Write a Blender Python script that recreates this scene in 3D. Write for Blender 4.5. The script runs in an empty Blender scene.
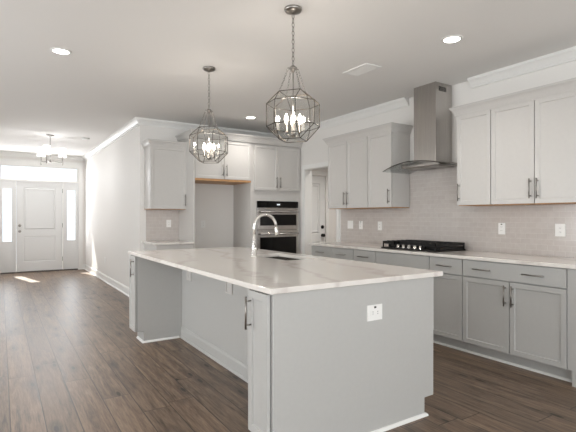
import bpy, bmesh, math, random
from mathutils import Vector, Matrix
random.seed(7)
S = bpy.context.scene
C = S.collection
PI = math.pi

# ------------------------------------------------------------------ camera
cam_d = bpy.data.cameras.new('camera')
cam = bpy.data.objects.new('camera', cam_d); C.objects.link(cam)
cam.location = (0, 0, 1.272)
cam.rotation_euler = (PI/2, 0, -0.574)
cam_d.sensor_width = 36.0
cam_d.lens = 445.0/576*36
cam_d.shift_y = (217.2-216)/576
cam_d.clip_start = 0.02
S.camera = cam

# ------------------------------------------------------------------ world, sun, window daylight, exposure
W = bpy.data.worlds.new('sky'); S.world = W; W.use_nodes = True
bg = W.node_tree.nodes['Background']
bg.inputs[0].default_value = (0.86, 0.92, 1.0, 1); bg.inputs[1].default_value = 1.5
S.view_settings.view_transform = 'Standard'; S.view_settings.look = 'None'
S.view_settings.gamma = 1.0; S.view_settings.use_curve_mapping = False
S.view_settings.exposure = 0.06

def area(name, loc, direction, sx, sy, power, col):
    l = bpy.data.lights.new(name, 'AREA'); l.shape = 'RECTANGLE'; l.size = sx; l.size_y = sy
    l.energy = power; l.color = col
    o = bpy.data.objects.new(name, l); C.objects.link(o); o.location = loc
    o.rotation_euler = Vector(direction).to_track_quat('-Z', 'Z').to_euler()
    return o
sun_l = bpy.data.lights.new('sun', 'SUN'); sun_l.energy = 14; sun_l.angle = 0.009; sun_l.color = (1, .96, .9)
sun = bpy.data.objects.new('sun', sun_l); C.objects.link(sun); sun.location = (0, 20, 12)
sun.rotation_euler = Vector((0.24, -1, -1.0)).to_track_quat('-Z', 'Z').to_euler()
DAY = (0.965, 0.985, 1.0)
area('daylight_rear', (-1.4, -3.30, 1.45), (0, 1, .3), 2.6, 1.9, 112, DAY)
area('daylight_rear', (2.2, -3.30, 1.45), (0, 1, .45), 2.6, 1.9, 70, DAY)
area('daylight_side', (-3.30, 0.2, 1.45), (1, 0, .22), 1.9, 2.4, 40, DAY)
area('daylight_side', (-3.30, 4.2, 1.45), (1, 0, .22), 1.9, 2.4, 100, DAY)
area('daylight_transom', (0.78, 11.80, 2.30), (0, -1, -.35), 1.5, 0.28, 19, (.95, .97, 1))
area('daylight_sidelight', (1.42, 11.80, 1.32), (0, -1, -.1), 0.17, 1.15, 5.5, (.95, .97, 1))
area('daylight_sidelight', (0.12, 11.80, 1.32), (0, -1, -.1), 0.17, 1.15, 5.5, (.95, .97, 1))

# ------------------------------------------------------------------ materials
def lin(r, g, b):
    f = lambda c: c/12.92 if c <= .04045 else ((c+.055)/1.055)**2.4
    return (f(r/255), f(g/255), f(b/255), 1)
def newmat(name):
    m = bpy.data.materials.new(name); m.use_nodes = True
    nt = m.node_tree; b = nt.nodes['Principled BSDF']
    return m, nt, b
def nd(nt, t, **k):
    n = nt.nodes.new(t)
    for a, v in k.items():
        if a.startswith('i_'): n.inputs[a[2:].replace('_', ' ')].default_value = v
        else: setattr(n, a, v)
    return n
def mathn(nt, op, a, b=None):
    n = nt.nodes.new('ShaderNodeMath'); n.operation = op
    for i, v in enumerate((a, b)):
        if v is None: continue
        if isinstance(v, (int, float)): n.inputs[i].default_value = v
        else: nt.links.new(v, n.inputs[i])
    return n.outputs[0]
def ramp(nt, fac, stops):
    n = nt.nodes.new('ShaderNodeValToRGB'); cr = n.color_ramp
    while len(cr.elements) < len(stops): cr.elements.new(.5)
    for e, (p, c) in zip(cr.elements, stops): e.position = p; e.color = c
    nt.links.new(fac, n.inputs[0]); return n.outputs[0]
def simple(name, col, rough=.5, metal=0, noise=0.02, scale=40, bump=0.0, spec=.5, coat=0):
    m, nt, b = newmat(name)
    tc = nd(nt, 'ShaderNodeTexCoord')
    nz = nd(nt, 'ShaderNodeTexNoise', i_Scale=scale, i_Detail=3.0)
    nt.links.new(tc.outputs['Object'], nz.inputs['Vector'])
    c0 = [max(0, x*(1-noise*2)) for x in col[:3]]+[1]; c1 = [min(1, x*(1+noise*2)) for x in col[:3]]+[1]
    nt.links.new(ramp(nt, nz.outputs['Fac'], [(.3, c0), (.7, c1)]), b.inputs['Base Color'])
    b.inputs['Roughness'].default_value = rough; b.inputs['Metallic'].default_value = metal
    b.inputs['Specular IOR Level'].default_value = spec
    if coat: b.inputs['Coat Weight'].default_value = coat; b.inputs['Coat Roughness'].default_value = .1
    if bump:
        bp = nd(nt, 'ShaderNodeBump', i_Strength=bump, i_Distance=.002)
        nt.links.new(nz.outputs['Fac'], bp.inputs['Height']); nt.links.new(bp.outputs[0], b.inputs['Normal'])
    return m
M = {}
M['wall'] = simple('wall_paint', lin(233, 230, 226), .7, noise=.006, scale=200, bump=.05)
M['ceil'] = simple('ceiling_paint', lin(238, 236, 233), .85, noise=.004, scale=150, bump=.08)
M['trim'] = simple('white_trim_paint', lin(236, 235, 232), .35, noise=.004)
M['cab'] = simple('light_grey_cabinet_paint', lin(203, 200, 196), .38, noise=.006)
M['grey'] = simple('mid_grey_cabinet_paint', lin(184, 183, 180), .38, noise=.006)
M['cabin'] = simple('cabinet_shadow_gap', lin(120, 118, 115), .6)
M['door'] = simple('white_door_paint', lin(232, 232, 231), .35, noise=.004)
M['nickel'] = simple('brushed_nickel', lin(150, 146, 141), .32, 1, noise=.03, scale=120)
M['chrome'] = simple('polished_nickel', lin(232, 230, 227), .24, 1, noise=.01)
M['lead'] = simple('aged_metal_frame', lin(70, 64, 56), .4, .8, noise=.05)
M['black'] = simple('matte_black_iron', lin(22, 21, 21), .5, .2, noise=.05)
M['blackglass'] = simple('black_oven_glass', lin(10, 9, 9), .10, 0, noise=.02, spec=.3)
M['darkglass2'] = simple('inner_oven_window', lin(16, 15, 15), .2, 0, noise=.02)
M['plate'] = simple('white_plastic_plate', lin(240, 239, 236), .35, noise=.004)
M['slot'] = simple('dark_slot', lin(60, 58, 56), .6)
M['wood'] = simple('natural_maple_underside', lin(196, 150, 104), .5, noise=.06, scale=18)
M['rubber'] = simple('dark_bronze_threshold', lin(80, 74, 68), .5)
M['shade'] = None
M['ground'] = simple('concrete_porch', lin(170, 168, 163), .8, noise=.05, scale=6)
M['canback'] = simple('vent_recess', lin(96, 94, 91), .8)
M['black_hw'] = simple('black_door_hardware', lin(24, 23, 23), .35, .6)

def emis(name, col, st, base=(.8, .8, .8, 1)):
    m, nt, b = newmat(name)
    tc = nd(nt, 'ShaderNodeTexCoord'); nz = nd(nt, 'ShaderNodeTexNoise', i_Scale=30.)
    nt.links.new(tc.outputs['Object'], nz.inputs['Vector'])
    c = ramp(nt, nz.outputs['Fac'], [(0, col), (1, [min(1, x*1.01) for x in col[:3]]+[1])])
    nt.links.new(c, b.inputs['Emission Color'])
    b.inputs['Base Color'].default_value = base
    b.inputs['Emission Strength'].default_value = st
    return m
M['can'] = emis('recessed_lamp_glow', (1, .95, .88, 1), 9)
M['bulb'] = emis('candle_bulb_glow', (1, .90, .76, 1), 9)
M['shade'] = emis('lit_fabric_shade', (1, .97, .92, 1), 1.0)
M['display'] = emis('oven_clock_display', (.8, .9, 1, 1), .4)

def glassmat(name, gl, tint, rough=0.02):
    m = bpy.data.materials.new(name); m.use_nodes = True; nt = m.node_tree; nt.nodes.clear()
    out = nd(nt, 'ShaderNodeOutputMaterial'); mix = nd(nt, 'ShaderNodeMixShader')
    t = nd(nt, 'ShaderNodeBsdfTransparent'); t.inputs[0].default_value = tint
    g = nd(nt, 'ShaderNodeBsdfGlossy'); g.inputs['Roughness'].default_value = rough
    fr = nd(nt, 'ShaderNodeLayerWeight', i_Blend=.5)
    nt.links.new(mathn(nt, 'ADD', mathn(nt, 'MULTIPLY', mathn(nt, 'POWER', fr.outputs['Facing'], 4.0), .6), gl), mix.inputs[0])
    nt.links.new(t.outputs[0], mix.inputs[1]); nt.links.new(g.outputs[0], mix.inputs[2])
    nt.links.new(mix.outputs[0], out.inputs[0]); return m
M['pane'] = glassmat('window_glass', .02, (.97, .98, .98, 1))
M['lglass'] = glassmat('lantern_glass', .07, (.96, .96, .95, 1), .06)
M['hoodglass'] = glassmat('smoked_hood_glass', .10, (.80, .82, .82, 1), .03)

def steel():
    m, nt, b = newmat('stainless_steel')
    tc = nd(nt, 'ShaderNodeTexCoord'); mp = nd(nt, 'ShaderNodeMapping'); mp.inputs['Scale'].default_value = (300, 300, 3)
    nz = nd(nt, 'ShaderNodeTexNoise', i_Scale=1., i_Detail=2.)
    nt.links.new(tc.outputs['Object'], mp.inputs[0]); nt.links.new(mp.outputs[0], nz.inputs['Vector'])
    nt.links.new(ramp(nt, nz.outputs['Fac'], [(.3, lin(172, 168, 164)), (.7, lin(190, 186, 182))]), b.inputs['Base Color'])
    b.inputs['Metallic'].default_value = 1; b.inputs['Roughness'].default_value = .27
    nt.links.new(mathn(nt, 'ADD', mathn(nt, 'MULTIPLY', nz.outputs['Fac'], .1), .2), b.inputs['Roughness'])
    b.inputs['Anisotropic'].default_value = .5
    return m
M['steel'] = steel()

def quartz():
    m, nt, b = newmat('white_quartz_with_soft_veins')
    tc = nd(nt, 'ShaderNodeTexCoord')
    n1 = nd(nt, 'ShaderNodeTexNoise', i_Scale=1.3, i_Detail=5., i_Roughness=.6)
    nt.links.new(tc.outputs['Object'], n1.inputs['Vector'])
    mp = nd(nt, 'ShaderNodeMapping'); mp.inputs['Rotation'].default_value = (0, 0, .55); mp.inputs['Scale'].default_value = (1.0, .55, 1)
    add = nd(nt, 'ShaderNodeVectorMath', operation='MULTIPLY_ADD')
    nt.links.new(n1.outputs['Color'], add.inputs[0]); add.inputs[1].default_value = (.9, .9, .9)
    nt.links.new(tc.outputs['Object'], add.inputs[2]); nt.links.new(add.outputs[0], mp.inputs[0])
    w = nd(nt, 'ShaderNodeTexWave', i_Scale=.9, i_Distortion=1.5, i_Detail=3.); nt.links.new(mp.outputs[0], w.inputs['Vector'])
    base = lin(228, 223, 217)
    nt.links.new(ramp(nt, w.outputs['Fac'], [(0, lin(213, 206, 200)), (.04, lin(221, 215, 209)), (.16, base), (1, base)]), b.inputs['Base Color'])
    b.inputs['Roughness'].default_value = .13
    return m
M['quartz'] = quartz()

def planks():
    m, nt, b = newmat('brown_oak_plank_floor'); L = nt.links.new
    tc = nd(nt, 'ShaderNodeTexCoord'); sp = nd(nt, 'ShaderNodeSeparateXYZ'); L(tc.outputs['Object'], sp.inputs[0])
    PW, PL = .183, 1.5
    u = mathn(nt, 'DIVIDE', mathn(nt, 'SUBTRACT', sp.outputs[0], .052), PW)
    row = mathn(nt, 'FLOOR', u); fu = mathn(nt, 'FRACT', u)
    wn = nd(nt, 'ShaderNodeTexWhiteNoise', noise_dimensions='1D'); L(row, wn.inputs['W'])
    v = mathn(nt, 'ADD', mathn(nt, 'DIVIDE', sp.outputs[1], PL), mathn(nt, 'MULTIPLY', wn.outputs['Value'], 7.3))
    colm = mathn(nt, 'FLOOR', v); fv = mathn(nt, 'FRACT', v)
    cid = nd(nt, 'ShaderNodeCombineXYZ'); L(row, cid.inputs[0]); L(colm, cid.inputs[1])
    w2 = nd(nt, 'ShaderNodeTexWhiteNoise', noise_dimensions='3D'); L(cid.outputs[0], w2.inputs['Vector'])
    # grain coordinates shifted per plank
    off = nd(nt, 'ShaderNodeVectorMath', operation='MULTIPLY_ADD'); L(w2.outputs['Color'], off.inputs[0]); off.inputs[1].default_value = (9, 9, 9); L(tc.outputs['Object'], off.inputs[2])
    mp = nd(nt, 'ShaderNodeMapping'); mp.inputs['Scale'].default_value = (14, 1.1, 1); L(off.outputs[0], mp.inputs[0])
    g1 = nd(nt, 'ShaderNodeTexNoise', i_Scale=1.6, i_Detail=6., i_Roughness=.62, i_Distortion=.9); L(mp.outputs[0], g1.inputs['Vector'])
    mp2 = nd(nt, 'ShaderNodeMapping'); mp2.inputs['Scale'].default_value = (70, 5, 1); L(off.outputs[0], mp2.inputs[0])
    g2 = nd(nt, 'ShaderNodeTexNoise', i_Scale=1.6, i_Detail=6., i_Roughness=.7); L(mp2.outputs[0], g2.inputs['Vector'])
    mp3 = nd(nt, 'ShaderNodeMapping'); mp3.inputs['Scale'].default_value = (4.2, 1.15, 1); L(off.outputs[0], mp3.inputs[0])
    kn = nd(nt, 'ShaderNodeTexVoronoi', voronoi_dimensions='2D', i_Scale=1.0); L(mp3.outputs[0], kn.inputs['Vector'])
    knot = ramp(nt, kn.outputs['Distance'], [(0, (0, 0, 0, 1)), (.04, (.0, .0, .0, 1)), (.07, (.65, .65, .65, 1)), (.10, (.5, .5, .5, 1)), (.20, (1, 1, 1, 1))])
    fac = mathn(nt, 'ADD', mathn(nt, 'MULTIPLY', g1.outputs['Fac'], .6), mathn(nt, 'MULTIPLY', g2.outputs['Fac'], .4))
    c = ramp(nt, fac, [(.36, lin(62, 46, 35)), (.45, lin(101, 82, 66)), (.54, lin(124, 104, 86)), (.66, lin(149, 128, 108))])
    mx = nd(nt, 'ShaderNodeMixRGB', blend_type='MULTIPLY'); mx.inputs[0].default_value = 1
    tone = ramp(nt, w2.outputs['Value'], [(0, (.80, .80, .80, 1)), (.5, (.95, .94, .93, 1)), (1, (1.12, 1.09, 1.06, 1))])
    L(c, mx.inputs[1]); L(tone, mx.inputs[2])
    mk = nd(nt, 'ShaderNodeMixRGB', blend_type='MIX'); L(knot, mk.inputs[0]); mk.inputs[1].default_value = lin(50, 38, 31); L(mx.outputs[0], mk.inputs[2])
    # plank joints
    ex = mathn(nt, 'MINIMUM', fu, mathn(nt, 'SUBTRACT', 1.0, fu)); ey = mathn(nt, 'MULTIPLY', mathn(nt, 'MINIMUM', fv, mathn(nt, 'SUBTRACT', 1.0, fv)), PL/PW)
    e = mathn(nt, 'MINIMUM', ex, ey)
    gap = ramp(nt, e, [(0, (0, 0, 0, 1)), (.012, (.25, .25, .25, 1)), (.022, (1, 1, 1, 1))])
    mg = nd(nt, 'ShaderNodeMixRGB', blend_type='MIX'); L(gap, mg.inputs[0]); mg.inputs[1].default_value = lin(44, 34, 28); L(mk.outputs[0], mg.inputs[2])
    L(mg.outputs[0], b.inputs['Base Color'])
    L(mathn(nt, 'ADD', mathn(nt, 'MULTIPLY', g1.outputs['Fac'], .2), .30), b.inputs['Roughness'])
    b.inputs['Specular IOR Level'].default_value = .75
    h = mathn(nt, 'ADD', mathn(nt, 'MULTIPLY', fac, .35), gap)
    bp = nd(nt, 'ShaderNodeBump', i_Strength=.35, i_Distance=.0012); L(h, bp.inputs['Height']); L(bp.outputs[0], b.inputs['Normal'])
    return m
M['floor'] = planks()

def tiles(axis):
    m, nt, b = newmat('glazed_subway_tile_' + axis); L = nt.links.new
    tc = nd(nt, 'ShaderNodeTexCoord'); sp = nd(nt, 'ShaderNodeSeparateXYZ'); L(tc.outputs['Object'], sp.inputs[0])
    cb = nd(nt, 'ShaderNodeCombineXYZ'); L(sp.outputs['Y' if axis == 'side' else 'X'], cb.inputs[0])
    L(mathn(nt, 'SUBTRACT', sp.outputs['Z'], .914), cb.inputs[1])
    br = nd(nt, 'ShaderNodeTexBrick'); L(cb.outputs[0], br.inputs['Vector'])
    br.inputs['Scale'].default_value = 1; br.inputs['Brick Width'].default_value = .102; br.inputs['Row Height'].default_value = .0508
    br.inputs['Mortar Size'].default_value = .0022; br.inputs['Mortar Smooth'].default_value = .2; br.inputs['Bias'].default_value = 0
    br.inputs['Color1'].default_value = lin(196, 188, 183); br.inputs['Color2'].default_value = lin(201, 194, 189); br.inputs['Mortar'].default_value = lin(209, 204, 199)
    nz = nd(nt, 'ShaderNodeTexNoise', i_Scale=22., i_Detail=3.); L(tc.outputs['Object'], nz.inputs['Vector'])
    mx = nd(nt, 'ShaderNodeMixRGB', blend_type='MULTIPLY'); mx.inputs[0].default_value = .6
    L(br.outputs['Color'], mx.inputs[1]); L(ramp(nt, nz.outputs['Fac'], [(.3, (.9, .89, .88, 1)), (.7, (1, 1, 1, 1))]), mx.inputs[2])
    L(mx.outputs[0], b.inputs['Base Color']); b.inputs['Roughness'].default_value = .16
    h = mathn(nt, 'ADD', mathn(nt, 'MULTIPLY', br.outputs['Fac'], -1.0), mathn(nt, 'MULTIPLY', nz.outputs['Fac'], .8))
    bp = nd(nt, 'ShaderNodeBump', i_Strength=.5, i_Distance=.0015); L(h, bp.inputs['Height']); L(bp.outputs[0], b.inputs['Normal'])
    return m
M['tile_side'] = tiles('side'); M['tile_back'] = tiles('back')

# ------------------------------------------------------------------ geometry helpers
def empty(name, label, cat, loc=(0, 0, 0), rz=0, group=None):
    o = bpy.data.objects.new(name, None); C.objects.link(o); o.location = loc; o.rotation_euler = (0, 0, rz)
    o.empty_display_size = .1
    o['label'] = label; o['category'] = cat
    if group: o['group'] = group
    return o
def tag(o, label, cat, group=None):
    o['label'] = label; o['category'] = cat
    if group: o['group'] = group
    return o
def obj(name, bm, mat, parent=None, smooth=False, bevel=0, label=None):
    bmesh.ops.recalc_face_normals(bm, faces=bm.faces)
    me = bpy.data.meshes.new(name); bm.to_mesh(me); bm.free()
    if smooth:
        for p in me.polygons: p.use_smooth = True
    me.materials.append(M[mat])
    o = bpy.data.objects.new(name, me); C.objects.link(o)
    if parent: o.parent = parent
    if label: o['label'] = label
    if bevel:
        md = o.modifiers.new('bevel', 'BEVEL'); md.width = bevel; md.segments = 2; md.limit_method = 'ANGLE'
    return o
def box(bm, x0, x1, y0, y1, z0, z1):
    if x0 > x1: x0, x1 = x1, x0
    if y0 > y1: y0, y1 = y1, y0
    if z0 > z1: z0, z1 = z1, z0
    v = [bm.verts.new(p) for p in ((x0,y0,z0),(x1,y0,z0),(x1,y1,z0),(x0,y1,z0),(x0,y0,z1),(x1,y0,z1),(x1,y1,z1),(x0,y1,z1))]
    fs = [bm.faces.new([v[i] for i in q]) for q in ((0,3,2,1),(4,5,6,7),(0,1,5,4),(1,2,6,5),(2,3,7,6),(3,0,4,7))]
    return fs
def B(*a):
    bm = bmesh.new()
    for q in a: box(bm, *q)
    return bm
def tube(bm, pts, r, n=10, cap=True, closed=False):
    pts = [Vector(p) for p in pts]; rs = r if isinstance(r, (list, tuple)) else [r]*len(pts)
    rings = []; prev = None; N = len(pts)
    for i, p in enumerate(pts):
        if closed: d = (pts[(i+1) % N]-pts[i-1]).normalized()
        else: d = (pts[min(i+1, N-1)]-pts[max(i-1, 0)]).normalized()
        if prev is None:
            a = Vector((0, 0, 1)) if abs(d.z) < .9 else Vector((1, 0, 0)); s = d.cross(a).normalized()
        else: s = (prev-d*prev.dot(d)).normalized()
        prev = s; t = d.cross(s)
        rings.append([bm.verts.new(p+rs[i]*(math.cos(2*PI*k/n)*s+math.sin(2*PI*k/n)*t)) for k in range(n)])
    for i in range(N if closed else N-1):
        A, Bq = rings[i], rings[(i+1) % N]
        for k in range(n): bm.faces.new([A[k], A[(k+1) % n], Bq[(k+1) % n], Bq[k]])
    if cap and not closed:
        bm.faces.new(rings[0][::-1]); bm.faces.new(rings[-1])
def lathe(bm, prof, c=(0, 0, 0), n=24):
    rings = []
    for r, z in prof:
        rings.append([bm.verts.new((c[0]+max(r, 1e-4)*math.cos(2*PI*k/n), c[1]+max(r, 1e-4)*math.sin(2*PI*k/n), c[2]+z)) for k in range(n)])
    for A, Bq in zip(rings, rings[1:]):
        for k in range(n): bm.faces.new([A[k], A[(k+1) % n], Bq[(k+1) % n], Bq[k]])
    bm.faces.new(rings[0][::-1]); bm.faces.new(rings[-1])
def prism(bm, poly, axis, a0, a1):
    """extrude 2-D polygon along an axis; poly in the other two axes' order"""
    def P(q, a):
        return {'x': (a, q[0], q[1]), 'y': (q[0], a, q[1]), 'z': (q[0], q[1], a)}[axis]
    A = [bm.verts.new(P(q, a0)) for q in poly]; Bq = [bm.verts.new(P(q, a1)) for q in poly]
    n = len(poly); bm.faces.new(A[::-1]); bm.faces.new(Bq)
    for k in range(n): bm.faces.new([A[k], A[(k+1) % n], Bq[(k+1) % n], Bq[k]])
def sweep(bm, path, prof):
    """mitred sweep of prof (out, z) along a plan polyline; 'out' is to the right of travel"""
    path = [Vector((p[0], p[1])) for p in path]; rings = []
    for i, p in enumerate(path):
        ns = []
        if i > 0: d = (p-path[i-1]).normalized(); ns.append(Vector((d.y, -d.x)))
        if i < len(path)-1: d = (path[i+1]-p).normalized(); ns.append(Vector((d.y, -d.x)))
        if len(ns) == 1: m = ns[0]
        else: m = (ns[0]+ns[1]); m = m/(1+ns[0].dot(ns[1]))
        rings.append([bm.verts.new((p.x+m.x*o, p.y+m.y*o, z)) for o, z in prof])
    n = len(prof)
    for A, Bq in zip(rings, rings[1:]):
        for k in range(n): bm.faces.new([A[k], A[(k+1) % n], Bq[(k+1) % n], Bq[k]])
    bm.faces.new(rings[0][::-1]); bm.faces.new(rings[-1])
CEIL = 2.743
def crown_prof(top, out, drop):
    P = [(0, 0), (1, 0), (1, .16), (.86, .16), (.86, .24), (.74, .30), (.60, .42), (.47, .56), (.38, .70), (.34, .74), (.34, .80), (.20, .80), (.20, .97), (.16, 1), (0, 1)]
    return [(o*out, top-z*drop) for o, z in P]
def base_prof(h=.13, t=.014):
    return [(0, 0), (t+.012, 0), (t+.012, .008), (t+.004, .018), (t, .02), (t, h-.025), (t-.004, h-.012), (.004, h), (0, h)]
def struct(o): o['kind'] = 'structure'; return o

XW, YB, XH, YF = 4.24, 6.78, 1.75, 11.85      # right wall, back wall, hall wall, front wall
# ------------------------------------------------------------------ shell
struct(obj('floor', B((-3.3, 6.2, -3.4, 11.97, -.1, 0)), 'floor'))
struct(obj('ceiling', B((-3.3, 6.2, -3.4, 11.97, CEIL, CEIL+.1)), 'ceil'))
def wall_holes(name, axis, c0, c1, a0, a1, holes, z1=CEIL):
    """wall slab between c0..c1 on 'axis' normal, spanning a0..a1, with rectangular holes (a, b, z0, z1)"""
    bm = bmesh.new(); xs = sorted({a0, a1, *[h[0] for h in holes], *[h[1] for h in holes]}); zs = sorted({0, z1, *[h[2] for h in holes], *[h[3] for h in holes]})
    solid = lambda i, j: 0 <= i < len(xs)-1 and 0 <= j < len(zs)-1 and not any(h[0]-1e-6 <= xs[i] and xs[i+1] <= h[1]+1e-6 and h[2]-1e-6 <= zs[j] and zs[j+1] <= h[3]+1e-6 for h in holes)
    vc = {}
    def V(i, j, c):
        if (i, j, c) not in vc:
            vc[(i, j, c)] = bm.verts.new((c, xs[i], zs[j]) if axis == 'x' else (xs[i], c, zs[j]))
        return vc[(i, j, c)]
    for i in range(len(xs)-1):
        for j in range(len(zs)-1):
            if not solid(i, j): continue
            for c in (c0, c1): bm.faces.new([V(i, j, c), V(i+1, j, c), V(i+1, j+1, c), V(i, j+1, c)])
            for (di, dj, p, q) in ((-1, 0, (i, j), (i, j+1)), (1, 0, (i+1, j), (i+1, j+1)), (0, -1, (i, j), (i+1, j)), (0, 1, (i, j+1), (i+1, j+1))):
                if not solid(i+di, j+dj): bm.faces.new([V(*p, c0), V(*q, c0), V(*q, c1), V(*p, c1)])
    return struct(obj(name, bm, 'wall'))
wall_holes('wall_right', 'x', XW, XW+.12, -3.3, YB, [(5.20, 6.03, 0, 2.06)])
wall_holes('wall_back', 'y', YB, YB+.12, XH, 6.1, [(4.50, 5.245, 0, 2.06)])
wall_holes('wall_hall', 'x', XH, XH+.12, YB+.12, YF, [])
wall_holes('wall_front', 'y', YF, YF+.12, -.31, XH+.12, [(-.02, 1.60, 0, 2.47)])
wall_holes('wall_foyer', 'x', -.31, -.19, 7.6, YF, [])
wall_holes('wall_living', 'y', 7.6, 7.72, -3.2, -.31, [])
wall_holes('wall_left', 'x', -3.32, -3.2, -3.2, 7.72, [(-1.0, 1.4, .5, 2.4), (3.0, 5.4, .5, 2.4)])
wall_holes('wall_rear', 'y', -3.32, -3.2, -3.32, XW+.12, [(-2.7, -.1, .5, 2.4), (.9, 3.5, .5, 2.4)])
wall_holes('wall_pantry_side', 'x', 6.0, 6.12, 4.2, YB, [])
wall_holes('wall_pantry_near', 'y', 4.08, 4.2, XW+.12, 6.12, [])

def window(n, axis, c, a0, a1, z0, z1, cols, rows, t=.05):
    fr = bmesh.new()
    def bb(p0, p1, q0, q1, d=.035):
        if axis == 'x': box(fr, c-d, c+d, p0, p1, q0, q1)
        else: box(fr, p0, p1, c-d, c+d, q0, q1)
    bb(a0, a1, z0, z0+t); bb(a0, a1, z1-t, z1); bb(a0, a0+t, z0+t, z1-t); bb(a1-t, a1, z0+t, z1-t)
    for k in range(1, cols): x = a0+(a1-a0)*k/cols; bb(x-.02, x+.02, z0+t, z1-t, .02)
    for k in range(1, rows): z = z0+(z1-z0)*k/rows; bb(a0+t, a1-t, z-.015, z+.015, .02)
    root = struct(obj('window_%d' % n, fr, 'trim'))
    g = bmesh.new()
    if axis == 'x': box(g, c-.003, c+.003, a0+t, a1-t, z0+t, z1-t)
    else: box(g, a0+t, a1-t, c-.003, c+.003, z0+t, z1-t)
    obj('pane', g, 'pane', root)
    return root
window(1, 'y', -3.27, -2.7, -.1, .5, 2.4, 3, 2)
window(2, 'y', -3.27, .9, 3.5, .5, 2.4, 3, 2)
window(3, 'x', -3.27, -1.0, 1.4, .5, 2.4, 3, 2)
window(4, 'x', -3.27, 3.0, 5.4, .5, 2.4, 3, 2)

# front entry: door, sidelights, transom
yd = YF+.04
window(5, 'y', yd, -.02, 1.60, 2.11, 2.47, 1, 1, .035)          # transom
def sidelight(n, x0, x1):
    fr = bmesh.new()
    gx0, gx1 = (x0+x1)/2-.088, (x0+x1)/2+.088
    for q in ((x0, gx0, .02, 2.11), (gx1, x1, .02, 2.11), (gx0, gx1, .02, .72), (gx0, gx1, 1.915, 2.11)):
        box(fr, q[0], q[1], yd-.022, yd+.022, q[2], q[3])
    box(fr, gx0+.02, gx1-.02, yd-.027, yd-.022, .17, .60)
    for q in ((gx0-.015, gx0, .705, 1.93), (gx1, gx1+.015, .705, 1.93), (gx0, gx1, .705, .72), (gx0, gx1, 1.915, 1.93)):
        box(fr, q[0], q[1], yd-.03, yd-.022, q[2], q[3])
    root = struct(obj('window_%d' % n, fr, 'door'))
    obj('pane', B((gx0, gx1, yd-.003, yd+.003, .72, 1.915)), 'pane', root)
sidelight(6, -.02, .285); sidelight(7, 1.275, 1.60)
jm = bmesh.new()
for x in (.285, 1.255): box(jm, x, x+.02, YF-.005, YF+.1, 0, 2.11)
struct(obj('trim_1', jm, 'trim'))
def panel_door(bm, w, h, t, panels, dep=.008):
    """slab x 0..w, y 0..t (front y=0), z 0..h, raised-field panels pressed into the front and back"""
    xs = sorted({0, w, *[p[0] for p in panels], *[p[1] for p in panels]}); zs = sorted({0, h, *[p[2] for p in panels], *[p[3] for p in panels]})
    for c in (0, t):
        s = 1 if c == 0 else -1; V = {}
        for i, x in enumerate(xs):
            for j, z in enumerate(zs): V[i, j] = bm.verts.new((x, c, z))
        for i in range(len(xs)-1):
            for j in range(len(zs)-1):
                f = bm.faces.new([V[i, j], V[i+1, j], V[i+1, j+1], V[i, j+1]])
                if any(abs(p[0]-xs[i]) < 1e-6 and abs(p[1]-xs[i+1]) < 1e-6 and abs(p[2]-zs[j]) < 1e-6 and abs(p[3]-zs[j+1]) < 1e-6 for p in panels):
                    f.tag = True
        fs = [f for f in bm.faces if f.tag]; bm.normal_update()
        for f in fs:
            f.tag = False
            bmesh.ops.inset_region(bm, faces=[f], thickness=.008, depth=0)
            for v in f.verts: v.co.y += s*dep
            bmesh.ops.inset_region(bm, faces=[f], thickness=.02, depth=0)
            bmesh.ops.inset_region(bm, faces=[f], thickness=.012, depth=0)
            for v in f.verts: v.co.y -= s*dep*.6
    # edges
    vs = {}
    def E(x0, z0, x1, z1):
        a = [bm.verts.new(p) for p in ((x0, 0, z0), (x1, 0, z1), (x1, t, z1), (x0, t, z0))]; bm.faces.new(a)
    E(0, 0, w, 0); E(0, h, w, h); E(0, 0, 0, h); E(w, 0, w, h)
    bmesh.ops.remove_doubles(bm, verts=bm.verts, dist=1e-5)
d1 = empty('door_1', 'white two-panel front entry door between sidelights under transom', 'door', (.31, YF+.02, .03))
del d1['category']; del d1['label']; struct(d1)
bm = bmesh.new(); panel_door(bm, .94, 2.07, .045, [(.14, .80, .22, .80), (.14, .80, .95, 1.93)]); obj('door_leaf', bm, 'door', d1)
for nm, z in (('deadbolt', 1.05), ('door_knob', .92)):
    bm = bmesh.new(); lathe(bm, [(.028, 0), (.03, .006), (.014, .01), (.012, .03), (.025, .038), (.028, .05), (.02, .06), (0, .062)] if nm == 'door_knob' else [(.03, 0), (.03, .012), (.022, .02), (0, .022)], n=16)
    bmesh.ops.rotate(bm, verts=bm.verts, matrix=Matrix.Rotation(PI/2, 3, 'X')); bmesh.ops.translate(bm, verts=bm.verts, vec=(.065, 0, z)); obj(nm, bm, 'nickel', d1, True)
for z in (.2, 1.0, 1.82):
    bm = bmesh.new(); tube(bm, [(.944, -.006, z), (.944, -.006, z+.1)], .007, 8); obj('hinge', bm, 'lead', d1)
obj('threshold', B((-.31, 1.27, -.03, .06, -.03, -.005)), 'rubber', d1)
# casing around the whole entry unit
bm = bmesh.new()
for q in ((-.11, -.02, 0, 2.47), (1.60, 1.69, 0, 2.47), (-.13, 1.71, 2.47, 2.57)): box(bm, q[0], q[1], YF-.02, YF, q[2], q[3])
box(bm, -.14, 1.72, YF-.032, YF, 2.57, 2.59)
box(bm, -.02, 1.60, YF-.008, YF+.09, 2.10, 2.125)
struct(obj('trim_2', bm, 'trim'))
struct(obj('ceiling_sun_block', B((-2.5, 4.0, 11.98, 12.62, 2.80, 2.95)), 'ceil'))  # unseen roof slab added to keep sun from entering through the transom
# porch outside
struct(obj('floor_porch', B((-2.5, 4.0, 11.97, 15.0, -.2, -.06)), 'ground'))

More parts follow.
